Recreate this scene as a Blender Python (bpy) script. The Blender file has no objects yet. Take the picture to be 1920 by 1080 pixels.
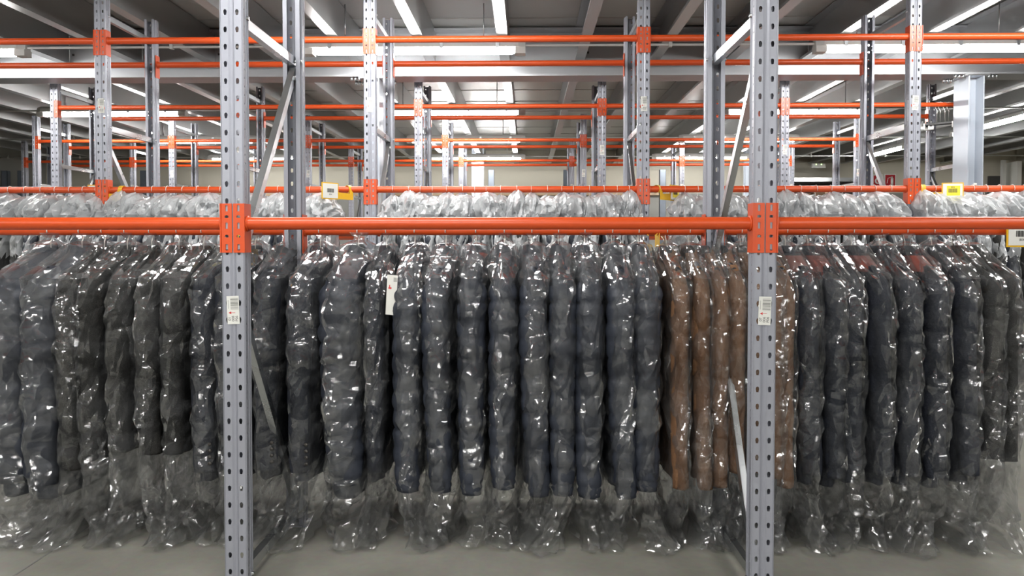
import bpy, bmesh, math, random
from mathutils import Vector, Matrix, Euler, noise
random.seed(7)
PI = math.pi
SC = bpy.context.scene
COL = SC.collection

# ------------------------------------------------------------------ camera
F = 1360.0
CX, CY = 960.0, 491.0
CAMZ = 1.05
cam_d = bpy.data.cameras.new('camera')
cam = bpy.data.objects.new('camera', cam_d)
COL.objects.link(cam)
cam_d.sensor_fit = 'HORIZONTAL'
cam_d.sensor_width = 36.0
cam_d.lens = 36.0 * F / 1920.0
cam_d.shift_y = (CY - 540.0) / 1920.0
cam_d.clip_start = 0.05
cam_d.clip_end = 100
cam.location = (0, 0, CAMZ)
cam.rotation_euler = (PI/2 - math.atan(34/F), 0, math.atan(25/F))
SC.camera = cam
_R = cam.rotation_euler.to_matrix()

def at(px, py, Y):
    """world point on the plane y=Y seen at a photo pixel"""
    d = _R @ Vector(((px-CX)/F, -(py-CY)/F, -1.0))
    return Vector((0, 0, CAMZ)) + d * (Y / d.y)

# ------------------------------------------------------------------ materials
MATS = {}
def nodes_of(name):
    m = bpy.data.materials.new(name)
    m.use_nodes = True
    nt = m.node_tree
    for n in list(nt.nodes): nt.nodes.remove(n)
    out = nt.nodes.new('ShaderNodeOutputMaterial')
    return m, nt, out

def N(nt, typ, **kw):
    n = nt.nodes.new(typ)
    for k, v in kw.items():
        if k in n.inputs: n.inputs[k].default_value = v
        else: setattr(n, k, v)
    return n

def coords(nt, scale=(1, 1, 1), world=False):
    tc = N(nt, 'ShaderNodeTexCoord')
    mp = N(nt, 'ShaderNodeMapping')
    mp.inputs['Scale'].default_value = scale
    nt.links.new(tc.outputs['Object'], mp.inputs['Vector'])
    return mp.outputs['Vector']

def mat(name, col, rough=0.5, metal=0.0, var=0.12, vscale=6.0, bump=0.0, bscale=60.0, spec=0.5, coat=0.0, stretch=(1,1,1), rvar=0.1, sheen=0.0):
    if name in MATS: return MATS[name]
    m, nt, out = nodes_of(name)
    b = N(nt, 'ShaderNodeBsdfPrincipled')
    b.inputs['Metallic'].default_value = metal
    b.inputs['Specular IOR Level'].default_value = spec
    b.inputs['Coat Weight'].default_value = coat
    b.inputs['Coat Roughness'].default_value = 0.15
    if sheen: b.inputs['Sheen Weight'].default_value = sheen
    v = coords(nt, stretch)
    n1 = N(nt, 'ShaderNodeTexNoise', Scale=vscale, Detail=5.0, Roughness=0.6)
    nt.links.new(v, n1.inputs['Vector'])
    mx = N(nt, 'ShaderNodeMix', data_type='RGBA')
    c = Vector(col)
    mx.inputs[6].default_value = (*(c*(1-var)), 1)
    mx.inputs[7].default_value = (*[min(1, x) for x in c*(1+var)], 1)
    nt.links.new(n1.outputs['Fac'], mx.inputs[0])
    nt.links.new(mx.outputs[2], b.inputs['Base Color'])
    mr = N(nt, 'ShaderNodeMapRange')
    mr.inputs['To Min'].default_value = max(0.02, rough-rvar)
    mr.inputs['To Max'].default_value = min(1, rough+rvar)
    nt.links.new(n1.outputs['Fac'], mr.inputs['Value'])
    nt.links.new(mr.outputs['Result'], b.inputs['Roughness'])
    if bump:
        n2 = N(nt, 'ShaderNodeTexNoise', Scale=bscale, Detail=3.0)
        nt.links.new(v, n2.inputs['Vector'])
        bp = N(nt, 'ShaderNodeBump', Strength=bump, Distance=0.01)
        nt.links.new(n2.outputs['Fac'], bp.inputs['Height'])
        nt.links.new(bp.outputs['Normal'], b.inputs['Normal'])
    nt.links.new(b.outputs['BSDF'], out.inputs['Surface'])
    MATS[name] = m
    return m

def emis(name, col, strength):
    m, nt, out = nodes_of(name)
    e = N(nt, 'ShaderNodeEmission')
    e.inputs['Color'].default_value = (*col, 1)
    e.inputs['Strength'].default_value = strength
    nt.links.new(e.outputs[0], out.inputs['Surface'])
    MATS[name] = m
    return m

def film(name, haze, tint=(0.984, 0.986, 0.988), rough=0.13, gain=1.7, edge=0.5, k1=0.9, k2=0.75, dens=1.0, pleat=0.95):
    """thin clear polythene: see-through, slightly milky, crumpled into small flat facets that catch the lamps"""
    m, nt, out = nodes_of(name)
    L = nt.links.new
    v = coords(nt, (1, 1, 1))
    oi = N(nt, 'ShaderNodeObjectInfo')
    def vec(op, a, b=None, scale=None):
        n = N(nt, 'ShaderNodeVectorMath', operation=op)
        L(a, n.inputs[0])
        if b is not None:
            if isinstance(b, tuple): n.inputs[1].default_value = b
            else: L(b, n.inputs[1])
        if scale is not None: n.inputs['Scale'].default_value = scale
        return n.outputs[0]
    def mth(op, a, b, clamp=False):
        n = N(nt, 'ShaderNodeMath', operation=op, use_clamp=clamp)
        for q, x in ((0, a), (1, b)):
            if isinstance(x, (int, float)): n.inputs[q].default_value = x
            else: L(x, n.inputs[q])
        return n.outputs[0]
    cb = N(nt, 'ShaderNodeCombineXYZ')
    L(oi.outputs['Random'], cb.inputs[0]); L(oi.outputs['Random'], cb.inputs[2])
    P = vec('ADD', v, vec('SCALE', cb.outputs[0], scale=37.0))
    nw = N(nt, 'ShaderNodeTexNoise', Scale=7.0, Detail=2.0); L(P, nw.inputs['Vector'])
    P2 = vec('ADD', P, vec('SCALE', nw.outputs['Color'], scale=0.10))
    def facets(scale, rot, stretch, k):
        mp = N(nt, 'ShaderNodeMapping'); mp.inputs['Rotation'].default_value = rot; mp.inputs['Scale'].default_value = stretch
        L(P2, mp.inputs['Vector'])
        vo = N(nt, 'ShaderNodeTexVoronoi', feature='F1', Scale=scale); L(mp.outputs[0], vo.inputs['Vector'])
        return vec('SCALE', vec('SUBTRACT', vo.outputs['Color'], (0.5, 0.5, 0.5)), scale=k), vo.outputs['Distance']
    f1, d1 = facets(8.0, (0.5, 0.3, 0.0), (1, 1, 0.5), k1)
    f2, d2 = facets(18.0, (-0.6, -0.5, 0.0), (0.5, 0.5, 1.0), k2)
    nm = N(nt, 'ShaderNodeTexNoise', Scale=26.0, Detail=2.0); L(P2, nm.inputs['Vector'])
    f3 = vec('SCALE', vec('SUBTRACT', nm.outputs['Color'], (0.5, 0.5, 0.5)), scale=0.25)
    # crumpled patches beside smoother stretches
    nl = N(nt, 'ShaderNodeTexNoise', Scale=8.0, Detail=1.0); L(P, nl.inputs['Vector'])
    mr = N(nt, 'ShaderNodeMapRange'); mr.inputs['From Min'].default_value = 0.36; mr.inputs['From Max'].default_value = 0.52
    mr.inputs['To Min'].default_value = 0.5; mr.inputs['To Max'].default_value = 1.0*dens
    L(nl.outputs['Fac'], mr.inputs['Value'])
    ge = N(nt, 'ShaderNodeNewGeometry')
    tot = vec('ADD', vec('ADD', f1, f2), f3)
    sc = N(nt, 'ShaderNodeVectorMath', operation='SCALE'); L(tot, sc.inputs[0]); L(mr.outputs['Result'], sc.inputs['Scale'])
    nrm0 = vec('NORMALIZE', vec('ADD', ge.outputs['Normal'], sc.outputs[0]))
    # fine pleats: sharp-crested wrinkles running mostly across the bag, in two slants
    prev = nrm0
    for rot, scl, dist in (((0.45, 0.35, 0.0), 11.0, 0.058), ((-0.7, -0.5, 0.0), 7.0, 0.085)):
        mp = N(nt, 'ShaderNodeMapping'); mp.inputs['Rotation'].default_value = rot; mp.inputs['Scale'].default_value = (0.3, 0.3, 1.0)
        L(P2, mp.inputs['Vector'])
        nn = N(nt, 'ShaderNodeTexNoise', Scale=scl, Detail=0.6, Roughness=0.4); L(mp.outputs[0], nn.inputs['Vector'])
        hgt = mth('ABSOLUTE', mth('SUBTRACT', nn.outputs['Fac'], 0.5), 0.0)
        bp = N(nt, 'ShaderNodeBump', Distance=dist)
        L(mth('MULTIPLY', mr.outputs['Result'], pleat, True), bp.inputs['Strength'])
        L(hgt, bp.inputs['Height']); L(prev, bp.inputs['Normal'])
        prev = bp.outputs['Normal']
    nrm = prev
    tr = N(nt, 'ShaderNodeBsdfTransparent'); tr.inputs['Color'].default_value = (*tint, 1)
    df = N(nt, 'ShaderNodeBsdfDiffuse'); df.inputs['Color'].default_value = (0.78, 0.80, 0.82, 1)
    tl = N(nt, 'ShaderNodeBsdfTranslucent'); tl.inputs['Color'].default_value = (0.78, 0.80, 0.82, 1)
    L(nrm, df.inputs['Normal'])
    dt = N(nt, 'ShaderNodeMixShader', Fac=0.4); L(df.outputs[0], dt.inputs[1]); L(tl.outputs[0], dt.inputs[2])
    lw = N(nt, 'ShaderNodeLayerWeight', Blend=0.35)
    hz = mth('ADD', mth('MULTIPLY', lw.outputs['Facing'], haze*edge*2), haze)
    hz = mth('MULTIPLY', hz, mth('ADD', mth('MULTIPLY', nl.outputs['Fac'], 1.6), 0.2), True)
    mA = N(nt, 'ShaderNodeMixShader'); L(hz, mA.inputs[0]); L(tr.outputs[0], mA.inputs[1]); L(dt.outputs[0], mA.inputs[2])
    gl = N(nt, 'ShaderNodeBsdfGlossy'); gl.inputs['Color'].default_value = (1, 1, 1, 1); gl.inputs['Roughness'].default_value = rough
    L(nrm, gl.inputs['Normal'])
    fr = N(nt, 'ShaderNodeFresnel', IOR=1.5)
    fg = mth('MINIMUM', mth('MULTIPLY', fr.outputs[0], gain), 0.5)
    mB = N(nt, 'ShaderNodeMixShader'); L(fg, mB.inputs[0]); L(mA.outputs[0], mB.inputs[1]); L(gl.outputs[0], mB.inputs[2])
    L(mB.outputs[0], out.inputs['Surface'])
    MATS[name] = m
    return m

orange = mat('orange_paint', (0.62, 0.076, 0.013), 0.33, var=0.05, spec=0.5)
postm = mat('blue_grey_paint', (0.335, 0.345, 0.395), 0.36, 0.2, var=0.06, vscale=3)
galv = mat('galvanised_steel', (0.62, 0.64, 0.66), 0.3, 1.0, var=0.12, vscale=9, rvar=0.12)
ribm = mat('galvanised_ceiling_steel', (0.50, 0.505, 0.51), 0.36, 0.85, var=0.1, vscale=2.5, rvar=0.1)
deckm = mat('ceiling_deck_paint', (0.52, 0.52, 0.51), 0.42, 0.25, var=0.05, vscale=1.5)
girdm = mat('girder_paint', (0.40, 0.41, 0.43), 0.42, 0.7, var=0.1, vscale=5)
colm = mat('column_paint', (0.42, 0.46, 0.52), 0.4, 0.2, var=0.04, vscale=3)
pvc = mat('light_grey_plastic', (0.62, 0.62, 0.60), 0.4, var=0.03)
conduitm = mat('conduit_plastic', (0.5, 0.5, 0.49), 0.45, var=0.03)
black = mat('black_plastic', (0.015, 0.015, 0.016), 0.4)
chrome = mat('hook_wire', (0.85, 0.83, 0.8), 0.22, 0.8, var=0.03)
wirew = mat('pale_hook_wire', (0.8, 0.76, 0.7), 0.35, 0.2, var=0.03)
yellow = mat('yellow_plastic', (0.75, 0.43, 0.02), 0.35, var=0.04)
cardw = mat('card_white', (0.72, 0.72, 0.68), 0.55, var=0.03)
cardy = mat('card_yellow', (0.85, 0.72, 0.04), 0.55, var=0.03)
ink = mat('ink_black', (0.05, 0.05, 0.05), 0.6)
inkg = mat('ink_grey', (0.22, 0.22, 0.21), 0.6)
inkr = mat('ink_red', (0.55, 0.03, 0.03), 0.5)
redm = mat('sign_red', (0.45, 0.02, 0.03), 0.4, var=0.04)
wallm = mat('cream_wall', (0.60, 0.57, 0.48), 0.75, var=0.05, vscale=0.8, bump=0.1)
wallg = mat('grey_wall', (0.30, 0.30, 0.28), 0.8, var=0.08, vscale=0.8)
darkm = mat('dark_opening', (0.06, 0.058, 0.055), 0.7, var=0.1)
woodm = mat('pale_wood', (0.55, 0.40, 0.26), 0.6, var=0.1)
boxm = mat('cardboard', (0.13, 0.075, 0.04), 0.75, var=0.12)
puffA = mat('navy_nylon', (0.028, 0.033, 0.047), 0.5, var=0.15, vscale=5, bump=0.25, bscale=35)
puffB = mat('charcoal_nylon', (0.025, 0.028, 0.036), 0.5, var=0.15, vscale=5, bump=0.25, bscale=35)
woolm = mat('dark_grey_wool', (0.034, 0.033, 0.031), 0.85, var=0.25, vscale=60, bump=0.5, bscale=300, spec=0.2)
navym = mat('navy_cotton', (0.020, 0.023, 0.033), 0.7, var=0.15, vscale=9, bump=0.3, bscale=140, spec=0.3)
brownm = mat('camel_cotton', (0.19, 0.098, 0.050), 0.75, var=0.1, vscale=7, bump=0.3, bscale=140, spec=0.3)
liningr = mat('rust_lining', (0.22, 0.05, 0.035), 0.6, var=0.1)
collard = mat('dark_collar', (0.025, 0.022, 0.022), 0.8, var=0.2)
filmA = film('clear_bag_film', 0.062, edge=0.6, gain=2.1, k1=1.1, k2=0.5, rough=0.13)
filmB = film('gathered_bag_film', 0.62, rough=0.2, gain=1.4, k1=0.6, k2=0.5, pleat=0.7)
lampm = emis('tube_glow', (1.0, 0.99, 0.96), 33.0)
exitm = emis('green_led', (0.5, 1.0, 0.2), 3.0)

def floor_mat():
    m, nt, out = nodes_of('concrete_floor')
    L = nt.links.new
    b = N(nt, 'ShaderNodeBsdfPrincipled')
    v = coords(nt)
    n1 = N(nt, 'ShaderNodeTexNoise', Scale=1.6, Detail=8.0, Roughness=0.65); L(v, n1.inputs['Vector'])
    n2 = N(nt, 'ShaderNodeTexNoise', Scale=40.0, Detail=4.0); L(v, n2.inputs['Vector'])
    cr = N(nt, 'ShaderNodeValToRGB')
    cr.color_ramp.elements[0].position = 0.3; cr.color_ramp.elements[0].color = (0.26, 0.25, 0.215, 1)
    cr.color_ramp.elements[1].position = 0.7; cr.color_ramp.elements[1].color = (0.38, 0.37, 0.325, 1)
    L(n1.outputs['Fac'], cr.inputs[0])
    mx = N(nt, 'ShaderNodeMix', data_type='RGBA', blend_type='MULTIPLY'); mx.inputs[0].default_value = 0.25
    L(cr.outputs[0], mx.inputs[6]); L(n2.outputs['Color'], mx.inputs[7])
    L(mx.outputs[2], b.inputs['Base Color'])
    mr = N(nt, 'ShaderNodeMapRange'); mr.inputs['To Min'].default_value = 0.32; mr.inputs['To Max'].default_value = 0.6
    L(n1.outputs['Fac'], mr.inputs['Value']); L(mr.outputs['Result'], b.inputs['Roughness'])
    bp = N(nt, 'ShaderNodeBump', Strength=0.15, Distance=0.004); L(n2.outputs['Fac'], bp.inputs['Height'])
    L(bp.outputs['Normal'], b.inputs['Normal'])
    L(b.outputs[0], out.inputs['Surface'])
    return m
floorm = floor_mat()

# ------------------------------------------------------------------ mesh helpers
class MB:
    def __init__(s):
        s.v = []; s.f = []; s.m = []; s.mats = []; s.sm = []
        s.cur = 0; s.smooth = False
    def use(s, m):
        if m not in s.mats: s.mats.append(m)
        s.cur = s.mats.index(m); return s
    def add(s, vs, fs):
        o = len(s.v); s.v += [tuple(p) for p in vs]
        for f in fs:
            s.f.append(tuple(i+o for i in f)); s.m.append(s.cur); s.sm.append(s.smooth)
    def box(s, x0, x1, y0, y1, z0, z1, M=None):
        vs = [Vector((x, y, z)) for z in (z0, z1) for y in (y0, y1) for x in (x0, x1)]
        if M: vs = [M @ p for p in vs]
        s.add(vs, [(0,2,3,1),(4,5,7,6),(0,1,5,4),(2,6,7,3),(0,4,6,2),(1,3,7,5)])
    def ngonprism(s, pts, y0, y1, M=None):
        """polygon in xz pushed along y"""
        n = len(pts)
        vs = [Vector((x, y0, z)) for x, z in pts] + [Vector((x, y1, z)) for x, z in pts]
        if M: vs = [M @ p for p in vs]
        s.add(vs, [tuple(range(n)), tuple(range(2*n-1, n-1, -1))] + [(i, n+i, n+(i+1) % n, (i+1) % n) for i in range(n)])
    def tube(s, pts, r, n=8, cap=True):
        pts = [Vector(p) for p in pts]
        if not hasattr(r, '__len__'): r = [r]*len(pts)
        vs = []; fs = []
        up = Vector((0, 0, 1))
        t0 = (pts[1]-pts[0]).normalized()
        if abs(t0.dot(up)) > 0.95: up = Vector((1, 0, 0))
        a = t0.cross(up).normalized()
        for i, p in enumerate(pts):
            t = (pts[min(i+1, len(pts)-1)] - pts[max(i-1, 0)]).normalized()
            a = (a - t*a.dot(t)).normalized(); b = t.cross(a)
            for k in range(n):
                th = 2*PI*k/n
                vs.append(p + (a*math.cos(th) + b*math.sin(th))*r[i])
        for i in range(len(pts)-1):
            for k in range(n):
                fs.append((i*n+k, i*n+(k+1) % n, (i+1)*n+(k+1) % n, (i+1)*n+k))
        if cap:
            fs.append(tuple(range(n-1, -1, -1))); fs.append(tuple((len(pts)-1)*n+k for k in range(n)))
        sm = s.smooth; s.smooth = True; s.add(vs, fs); s.smooth = sm
    def beam(s, p, q, w, h, t=0.002, o=1):
        """C channel from p to q in the yz plane, open to -x"""
        p = Vector(p); q = Vector(q); d = (q-p); L = d.length; d.normalize()
        x = Vector((1, 0, 0)); n = d.cross(x).normalized()
        M = Matrix((( x.x, d.x, n.x, p.x), (x.y, d.y, n.y, p.y), (x.z, d.z, n.z, p.z), (0,0,0,1)))
        s.box(min(o*(w/2-t), o*w/2), max(o*(w/2-t), o*w/2), 0, L, -h/2, h/2, M)
        s.box(-w/2, w/2-t, 0, L, h/2-t, h/2, M)
        s.box(-w/2, w/2-t, 0, L, -h/2, -h/2+t, M)
    def mesh(s, name, bevel=0):
        me = bpy.data.meshes.new(name)
        me.from_pydata(s.v, [], s.f)
        for m in s.mats: me.materials.append(m)
        me.polygons.foreach_set('material_index', s.m)
        me.polygons.foreach_set('use_smooth', s.sm)
        me.update()
        return me
    def build(s, name, parent=None, loc=None):
        return ob(name, s.mesh(name), parent, loc)

def ob(name, me, parent=None, loc=None, rot=None):
    o = bpy.data.objects.new(name, me); COL.objects.link(o)
    if parent: o.parent = parent
    if loc is not None: o.location = loc
    if rot is not None: o.rotation_euler = rot
    return o
def thing(name, label, cat, loc=(0,0,0), rz=0, group=None):
    o = bpy.data.objects.new(name, None); COL.objects.link(o)
    o.empty_display_size = 0.05
    o.location = loc; o.rotation_euler = (0, 0, rz)
    o['label'] = label; o['category'] = cat
    if group: o['group'] = group
    return o
def tag(o, label, cat, group=None):
    o['label'] = label; o['category'] = cat
    if group: o['group'] = group
    return o
def struct(o):
    o['kind'] = 'structure'; return o
KIDS = {}
def dup(root, loc, rz, label, group=None):
    r = root.copy(); COL.objects.link(r); r.location = loc; r.rotation_euler = (0, 0, rz); r['label'] = label
    if group: r['group'] = group
    for ch in list(root.children):
        c = ch.copy(); COL.objects.link(c); c.parent = r
        for g in ch.children:
            d = g.copy(); COL.objects.link(d); d.parent = c
    return r
ORD = ['first','second','third','fourth','fifth','sixth','seventh','eighth','ninth','tenth','eleventh','twelfth','thirteenth',
       'fourteenth','fifteenth','sixteenth','seventeenth','eighteenth','nineteenth','twentieth','twenty-first','twenty-second',
       'twenty-third','twenty-fourth','twenty-fifth','twenty-sixth','twenty-seventh','twenty-eighth','twenty-ninth','thirtieth']

# ------------------------------------------------------------------ room shell
WY = 13.5      # back wall
DZ = 2.78      # ceiling deck
RB = 2.52      # underside of the ribs
m = MB().use(floorm); m.box(-9, 9, -10, WY+0.6, -0.1, 0); struct(m.build('floor'))
m = MB().use(inkg)
for a, b in ((at(250, 1070, 2.3), at(272, 1055, 2.36)),):
    m.box(-1.62, -1.614, 1.2, 4.0, 0.0, 0.0012)
m.box(-9, 9, 5.0, 5.006, 0.0, 0.0012)
struct(m.build('trim_1'))
m = MB().use(deckm); m.box(-9, 9, -10, WY+0.6, DZ, DZ+0.1)
for k in range(36):                         # panel laps
    y = -10 + k*0.65
    m.box(-9, 9, y, y+0.012, DZ-0.006, DZ)
struct(m.build('ceiling'))
m = MB().use(wallm); m.box(-9, 9, WY, WY+0.2, 1.98, DZ)
m.use(wallg); m.box(-9, 9, WY, WY+0.2, 0, 1.98)
struct(m.build('wall_back'))
m = MB().use(woodm); m.box(-8.9, 2.6, WY-0.12, WY, 1.94, 1.98); struct(m.build('trim_2'))
m = MB().use(wallg); m.box(-9.2, -9, -10, WY+0.6, 0, DZ); struct(m.build('wall_left'))
m = MB().use(wallm); m.box(9, 9.2, -10, WY+0.6, 0, DZ); struct(m.build('wall_right'))
m = MB().use(wallm); m.box(-9.2, 9.2, -10.2, -10, 0, DZ); struct(m.build('wall_front'))

# ceiling ribs (C-purlins running away from the camera)
def rib_mesh(y0, y1):
    m = MB().use(ribm)
    m.box(-0.040, 0.036, y0, y1, RB, RB+0.004)
    m.box(0.032, 0.036, y0, y1, RB+0.004, DZ-0.006)
    m.box(-0.040, -0.036, y0, y1, RB+0.004, RB+0.02)
    m.box(-0.040, 0.032, y0, y1, DZ-0.012, DZ-0.007)
    return m.mesh('ceiling_rib')
ribx0 = at(942, 68, 5.17).x
spans = [(-9.98, 5.90), (5.92, WY-0.02)]
ribms = [rib_mesh(*s_) for s_ in spans]
nr = 0
for k in range(-13, 14):
    x = ribx0 + 0.60*k
    if abs(x) > 8.9: continue
    for q, me in enumerate(ribms):
        o = ob('ceiling_rib', me, None, (x, 0, 0))
        side = 'just left of the picture centre' if k == 0 else '%s to the %s of the centre one' % (ORD[abs(k)-1], 'left' if k < 0 else 'right')
        tag(o, 'steel ceiling rib %s the girder, %s' % (('before', 'behind')[q], side), 'ceiling beam', 'galvanised ribs under the ceiling')
# cross girder
GZ = 2.385
m = MB().use(girdm)
m.box(-8.99, 8.99, 5.80, 6.02, GZ, GZ+0.014)
m.box(-8.99, 8.99, 5.906, 5.914, GZ+0.014, DZ-0.016)
m.box(-8.99, 8.99, 5.80, 6.02, DZ-0.03, DZ-0.016)
m.use(darkm)
for k in range(-14, 15):
    x = ribx0 + 0.60*k
    if abs(x) < 8.8:
        for dz in (0.20, 0.26):
            m.box(x+0.06, x+0.075, 5.898, 5.906, GZ+dz, GZ+dz+0.015)
g = m.build('ceiling_girder'); tag(g, 'long painted steel girder crossing under the ceiling behind the first lamps', 'girder')

# columns
def column(x, y, label, top, grp='steel columns'):
    r = thing('steel_column', label, 'column', (x, y, 0), 0, grp)
    m = MB().use(colm)
    m.box(-0.1, 0.1, -0.062, -0.052, 0, top); m.box(-0.1, 0.1, 0.052, 0.062, 0, top)
    m.box(-0.004, 0.004, -0.052, 0.052, 0, top)
    m.build('shaft', r)
    m = MB().use(galv); m.box(-0.11, 0.11, -0.10, 0.10, top-0.012, top); m.build('head_plate', r)
    for sx in (-1, 1):
        m = MB().use(galv)
        for k in range(3):
            for w in (0, 1):
                yy = sx*(0.10+0.03*k); xx = -0.09 + w*0.16
                m.tube([(xx, yy, top-0.03), (xx, yy, top+0.001)], 0.012, 6)
        m.build('bolt_row', r)
    m = MB().use(galv); m.box(-0.15, 0.15, -0.15, 0.15, 0, 0.014); m.build('base_plate', r)
    return r
# the near pair turned so that flange and web show
cR = at(1829, 300, 5.81); cL = at(697, 300, 5.81)
a1 = column(cR.x, 5.91, 'grey steel column at the right, bolted under the girder', GZ)
m = MB().use(cardw); m.box(-0.012, 0.012, -0.1035, -0.0995, 1.44, 1.53); m.use(inkg)
m.box(-0.008, 0.008, -0.1045, -0.1035, 1.485, 1.515); m.build('sticker', a1)
a2 = column(cL.x, 5.91, 'grey steel column standing behind the second rack, left of centre', GZ)
for c in (a1, a2): c.rotation_euler = (0, 0, math.radians(90))
for c in (a1,):
    for ch in c.children:
        if ch.name.startswith('sticker'): ch.rotation_euler = (0, 0, math.radians(-90)); ch.location = (0, 0, 0)
cF = at(896, 320, 12.4); column(cF.x, 12.4, 'far grey steel column by the back wall, near the middle', DZ)
cG = at(1407, 320, 12.4); column(cG.x, 12.4, 'far grey steel column by the back wall, right of the middle', DZ)

# ------------------------------------------------------------------ lamps
def lamp_proto():
    r = thing('tube_lamp', 'x', 'lamp', (0, 0, 0), 0, 'long fluorescent ceiling lamps')
    L = 0.8
    m = MB().use(pvc); m.smooth = False
    prof = [(-0.055, 0.0), (-0.05, 0.035), (-0.03, 0.06), (0.03, 0.06), (0.05, 0.035), (0.055, 0.0)]
    vs = []; fs = []
    secs = [(-L, 0.55), (-L+0.05, 1.0), (L-0.05, 1.0), (L, 0.55)]
    for x, s_ in secs:
        for (yy, zz) in prof: vs.append((x, yy*s_, zz*(0.6+0.4*s_)))
    n = len(prof)
    for i in range(3):
        for k in range(n): fs.append((i*n+k, i*n+(k+1) % n, (i+1)*n+(k+1) % n, (i+1)*n+k))
    fs.append(tuple(range(n))); fs.append(tuple(3*n+k for k in range(n-1, -1, -1)))
    m.add(vs, fs); m.build('housing', r)
    m = MB().use(lampm)
    vs = []; fs = []
    secs = [(-L+0.07, 0.75), (-L+0.1, 1.0), (L-0.1, 1.0), (L-0.07, 0.75)]
    n = 9
    for x, s_ in secs:
        for k in range(n):
            th = PI + PI*k/(n-1)
            vs.append((x, 0.038*s_*math.cos(th), -0.002+0.042*s_*math.sin(th)))
    for i in range(3):
        for k in range(n-1): fs.append((i*n+k, (i+1)*n+k, (i+1)*n+k+1, i*n+k+1))
    fs.append(tuple(range(n))); fs.append(tuple(3*n+k for k in range(n-1, -1, -1)))
    m.smooth = True; m.add(vs, fs); m.build('tube_cover', r)
    for s_ in (-1, 1):
        m = MB().use(pvc)
        m.box(min(s_*(L-0.075), s_*(L-0.0)), max(s_*(L-0.075), s_*L), -0.04, 0.04, -0.045, 0.0)
        m.build('end_cap', r)
    for k in range(4):
        m = MB().use(galv)
        x = -0.6+0.4*k
        m.box(x-0.012, x+0.012, -0.062, -0.048, -0.012, 0.03); m.build('clip', r)
        m = MB().use(galv); m.box(x-0.012, x+0.012, 0.048, 0.062, -0.012, 0.03); m.build('clip', r)
    for x in (-0.5, 0.5):
        m = MB().use(galv); m.tube([(x, 0, 0.055), (x, 0, 0.32)], 0.004, 6); m.build('hanging_rod', r)
    return r
lp = lamp_proto()
LZ = 2.455
lx = [-4.42, -0.80, 2.86]
rowsL = [(-7.6, 'farthest behind the viewpoint'), (-5.4, 'third row behind the viewpoint'), (-3.2, 'second row behind the viewpoint'), (-1.0, 'just behind the viewpoint'), (1.3, 'in front of the first rack'), (3.45, 'between the first and second racks'), (5.25, 'just in front of the cross girder'),
         (7.72, 'over the third aisle back'), (9.82, 'over the fourth aisle back'), (11.9, 'nearest the back wall')]
first = True
for y, d in rowsL:
    for i, x in enumerate(lx):
        lab = '%s glowing tube lamp %s' % (('left', 'middle', 'right')[i], d)
        if first: lp.location = (x, y, LZ); lp['label'] = lab; first = False
        else: dup(lp, (x, y, LZ), 0, lab)
lpo = at(1820, 238, 9.0)
dup(lp, (5.45, 8.6, 2.455), PI/2, 'tube lamp turned lengthwise, beyond the right column')
dup(lp, (5.45, 11.3, 2.455), PI/2, 'tube lamp turned lengthwise at the far right by the wall')
# conduits beside the lamp rows
for y, d in rowsL[5:]:
    m = MB().use(conduitm)
    m.tube([(-8.9, y, LZ+0.02), (8.9, y, LZ+0.02)], 0.009, 10)
    cr_ = thing('conduit_pipe', 'thin grey conduit pipe linking the lamps %s' % d, 'pipe', (0, 0, 0), 0, 'grey conduits along the lamp rows')
    m.build('pipe', cr_)
    for k in range(-7, 8):
        x = ribx0 + 1.2*k
        m = MB().use(conduitm); m.box(x-0.012, x+0.012, y-0.014, y+0.014, LZ+0.004, LZ+0.036); m.box(x-0.004, x+0.004, y-0.004, y+0.004, LZ+0.036, RB)
        m.build('pipe_clip', cr_)

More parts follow.
